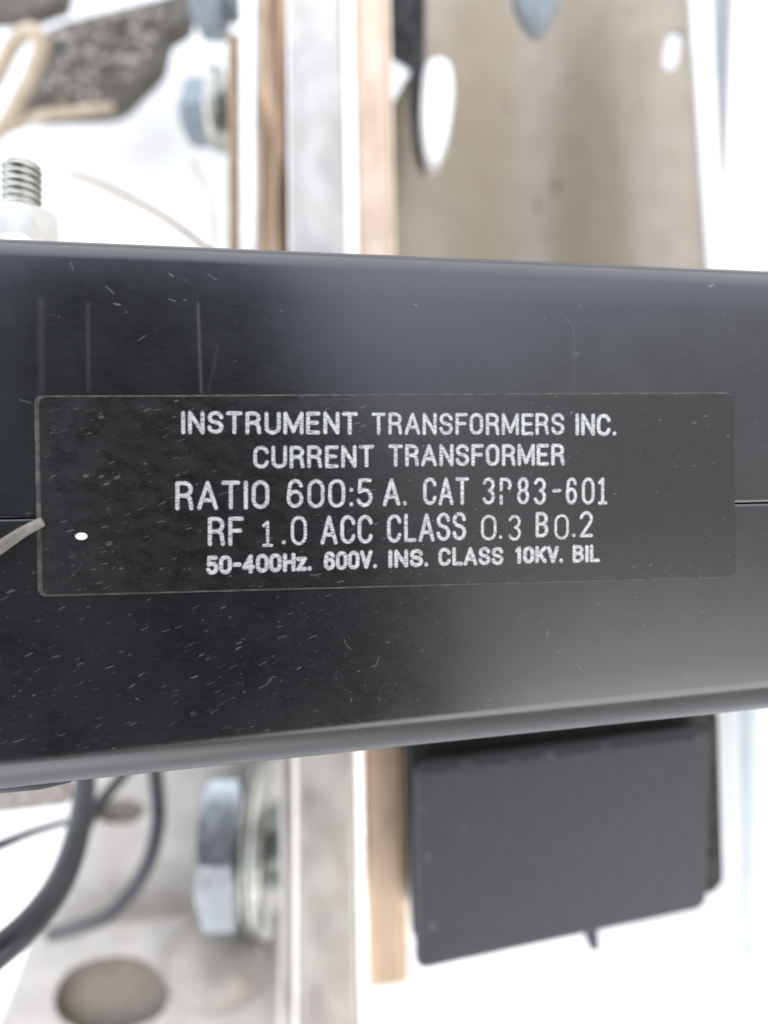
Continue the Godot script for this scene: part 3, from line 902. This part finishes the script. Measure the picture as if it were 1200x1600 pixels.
func block() -> void:
	var t := thing("insulator_block", "dark grey moulded block with chipped edges under the transformer, right of the copper bar", "block", at(880, 1330, 165))
	var face := begin()
	slab(face, rounded(pixels([[646, 1197], [1113, 1141], [1108, 1424], [650, 1518]], 150), 2.2), 150, 3.5, 1.5, Vector2(0.02, 0.0))
	part("front_block", face, M.old_black, t)
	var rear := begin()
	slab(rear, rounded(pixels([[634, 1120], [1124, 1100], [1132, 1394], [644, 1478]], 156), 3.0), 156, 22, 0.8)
	part("shade_block", rear, M.black, t)  # black body added behind the front, standing in for the shade around it
	for q in [[668, 1334, 0.5, 1.0], [676, 1442, 0.7, 0.9], [684, 1430, 0.4, 0.5], [724, 1290, 0.5, 0.5], [730, 1192, 1.1, 0.3], [800, 1184, 0.9, 0.3], [858, 1178, 1.2, 0.35], [946, 1166, 1.0, 0.3], [1092, 1152, 0.7, 0.5], [660, 1262, 0.35, 0.9]]:
		var chip := begin()
		var p := at(q[0], q[1], 150.5)
		dome(chip, Vector3(p.x, p.y, 150.0 + 0.02 * (p.x - 33.6) + 0.15), Vector3(q[2], q[3], 0.3), 6, 12)
		part("chipped_spot", chip, M.chip, t)
	alone("screw_tab", px_slab([[910, 1440], [934, 1434], [937, 1484], [929, 1489], [921, 1480]], 160, 3, 0.5), M.old_black, "tiny dark tab sticking out below the dark grey block", "tab")

func upper_left() -> void:
	var t := thing("stippled_block", "dark brownish grey piece with a stippled surface at the upper left", "casting", at(160, 90, 212))
	var st := begin()
	var outline := [[68, 50], [150, 20], [235, 0], [292, -14], [288, 30], [258, 50], [246, 96], [210, 134], [172, 165], [90, 172], [26, 168], [62, 108]]
	slab(st, smooth_loop(pixels(outline, 210), 4), 210, 8, 0.6)
	part("casting_body", st, M.stippled, t)
	var shape := PackedVector2Array()
	for q in outline: shape.append(Vector2(q[0], q[1]))
	var placed := []
	for n in 900:
		var q := Vector2(rng.randf_range(70, 285), rng.randf_range(0, 160))
		if placed.size() > 44 or not Geometry2D.is_point_in_polygon(q + Vector2(-8, -8), shape) or not Geometry2D.is_point_in_polygon(q + Vector2(9, 9), shape): continue
		if placed.any(func(o: Vector2) -> bool: return o.distance_to(q) < 15.0): continue
		placed.append(q)
		var d := begin()
		var p := at(q.x, q.y, 210)
		dome(d, Vector3(p.x, p.y, 209.8), Vector3(rng.randf_range(0.8, 1.7), rng.randf_range(0.7, 1.2), 1.3), 6, 12)
		part("stipple_bump", d, M.pale_bump if n % 3 else M.stippled, t)
	alone("casting_edge", px_slab([[-60, -60], [110, -60], [96, 2], [40, 22], [-60, 24]], 214, 6, 0.8), M.stippled, "dark brownish edge in the top left corner, above the cream cord", "casting")
	var cord := begin()
	tube(cord, [at(-60, 190, 204), at(-8, 122, 200), at(22, 66, 196), at(50, 48, 194), at(64, 76, 196), at(48, 120, 200), at(18, 178, 204), at(-10, 212, 206), at(-70, 240, 208)], 1.9)
	alone("cream_cord", cord, M.cream, "cream cord bent into a loop at the upper left", "cord")
	var cord2 := begin()
	tube(cord2, [at(-30, 216, 206), at(20, 196, 206), at(70, 180, 205), at(120, 174, 205), at(176, 168, 208)], 1.6, 1.2)
	alone("cream_cord", cord2, M.cream, "short straight cream cord below the stippled piece", "cord")
	var wire := begin()
	tube(wire, [at(108, 270, 180), at(150, 284, 172), at(200, 308, 165), at(255, 338, 158), at(318, 384, 150), at(360, 425, 146)], 0.52)
	alone("thin_wire", wire, M.brown_wire, "thin brown wire curving down to the top of the transformer", "wire")
	var wire2 := begin()
	tube(wire2, [at(300, 250, 200), at(322, 300, 196), at(334, 350, 190), at(330, 420, 184)], 0.6)
	alone("tan_wire", wire2, M.cream, "pale tan wire just left of the brown strip, above the transformer", "wire")

func cables() -> void:
	var a := begin()
	tube(a, [at(128, 1120, 180), at(132, 1200, 172), at(126, 1280, 160), at(98, 1370, 146), at(40, 1450, 132), at(-60, 1530, 122)], 2.3, 2.6)
	alone("black_cable", a, M.cable, "thick black cable curving out at the lower left corner", "cable", "black cables at the lower left")
	var b := begin()
	tube(b, [at(240, 1160, 186), at(190, 1214, 184), at(160, 1250, 180), at(136, 1290, 176), at(122, 1330, 176)], 1.35)
	alone("black_cable", b, M.cable, "short black cable slanting in to join the thick black cable", "cable", "black cables at the lower left")
	var c := begin()
	tube(c, [at(234, 1130, 186), at(244, 1220, 186), at(246, 1290, 184), at(226, 1360, 182), at(176, 1424, 182), at(130, 1446, 184), at(80, 1460, 190)], 1.7)
	alone("black_cable", c, M.cable, "slimmer black cable looping in front of the pale bracket", "cable", "black cables at the lower left")
	var d := begin()
	tube(d, [at(-60, 1340, 150), at(0, 1320, 156), at(50, 1300, 166), at(110, 1282, 176)], 1.1, 0.7)
	alone("grey_wire", d, M.cable, "thin grey wire left of the thick black cable", "wire")
	var e := begin()
	var pts := []
	for q in [[-60, 900], [-20, 872], [10, 852], [40, 832], [72, 815]]:
		var w := on_face(q[0], q[1])
		pts.append(Vector3(w.x, w.y, face_z(w.x) - 1.0))
	tube(e, pts, 0.95, 0.6)
	alone("lead_wire", e, M.lead, "grey brown lead wire resting on the transformer at the left end of its name plate", "wire")

func camera_phone() -> void:
	# the phone that takes the picture, lengthened and given an added flap, out of view: it darkens the left half of the glossy moulding, where it is mirrored
	var t := thing("phone", "dark phone with an added dark flap held unseen above the transformer, taking the picture", "phone", Vector3(-20, 0, -6))
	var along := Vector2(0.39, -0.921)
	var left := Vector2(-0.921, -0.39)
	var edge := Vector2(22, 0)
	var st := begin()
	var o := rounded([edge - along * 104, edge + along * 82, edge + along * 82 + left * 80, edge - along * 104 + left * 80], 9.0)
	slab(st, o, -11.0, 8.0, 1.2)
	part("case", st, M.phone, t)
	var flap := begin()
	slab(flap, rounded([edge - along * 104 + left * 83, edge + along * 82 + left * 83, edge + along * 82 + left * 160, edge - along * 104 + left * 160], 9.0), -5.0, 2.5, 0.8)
	part("added_flap", flap, M.phone, t)  # flap added out of view to darken the mirrored left half
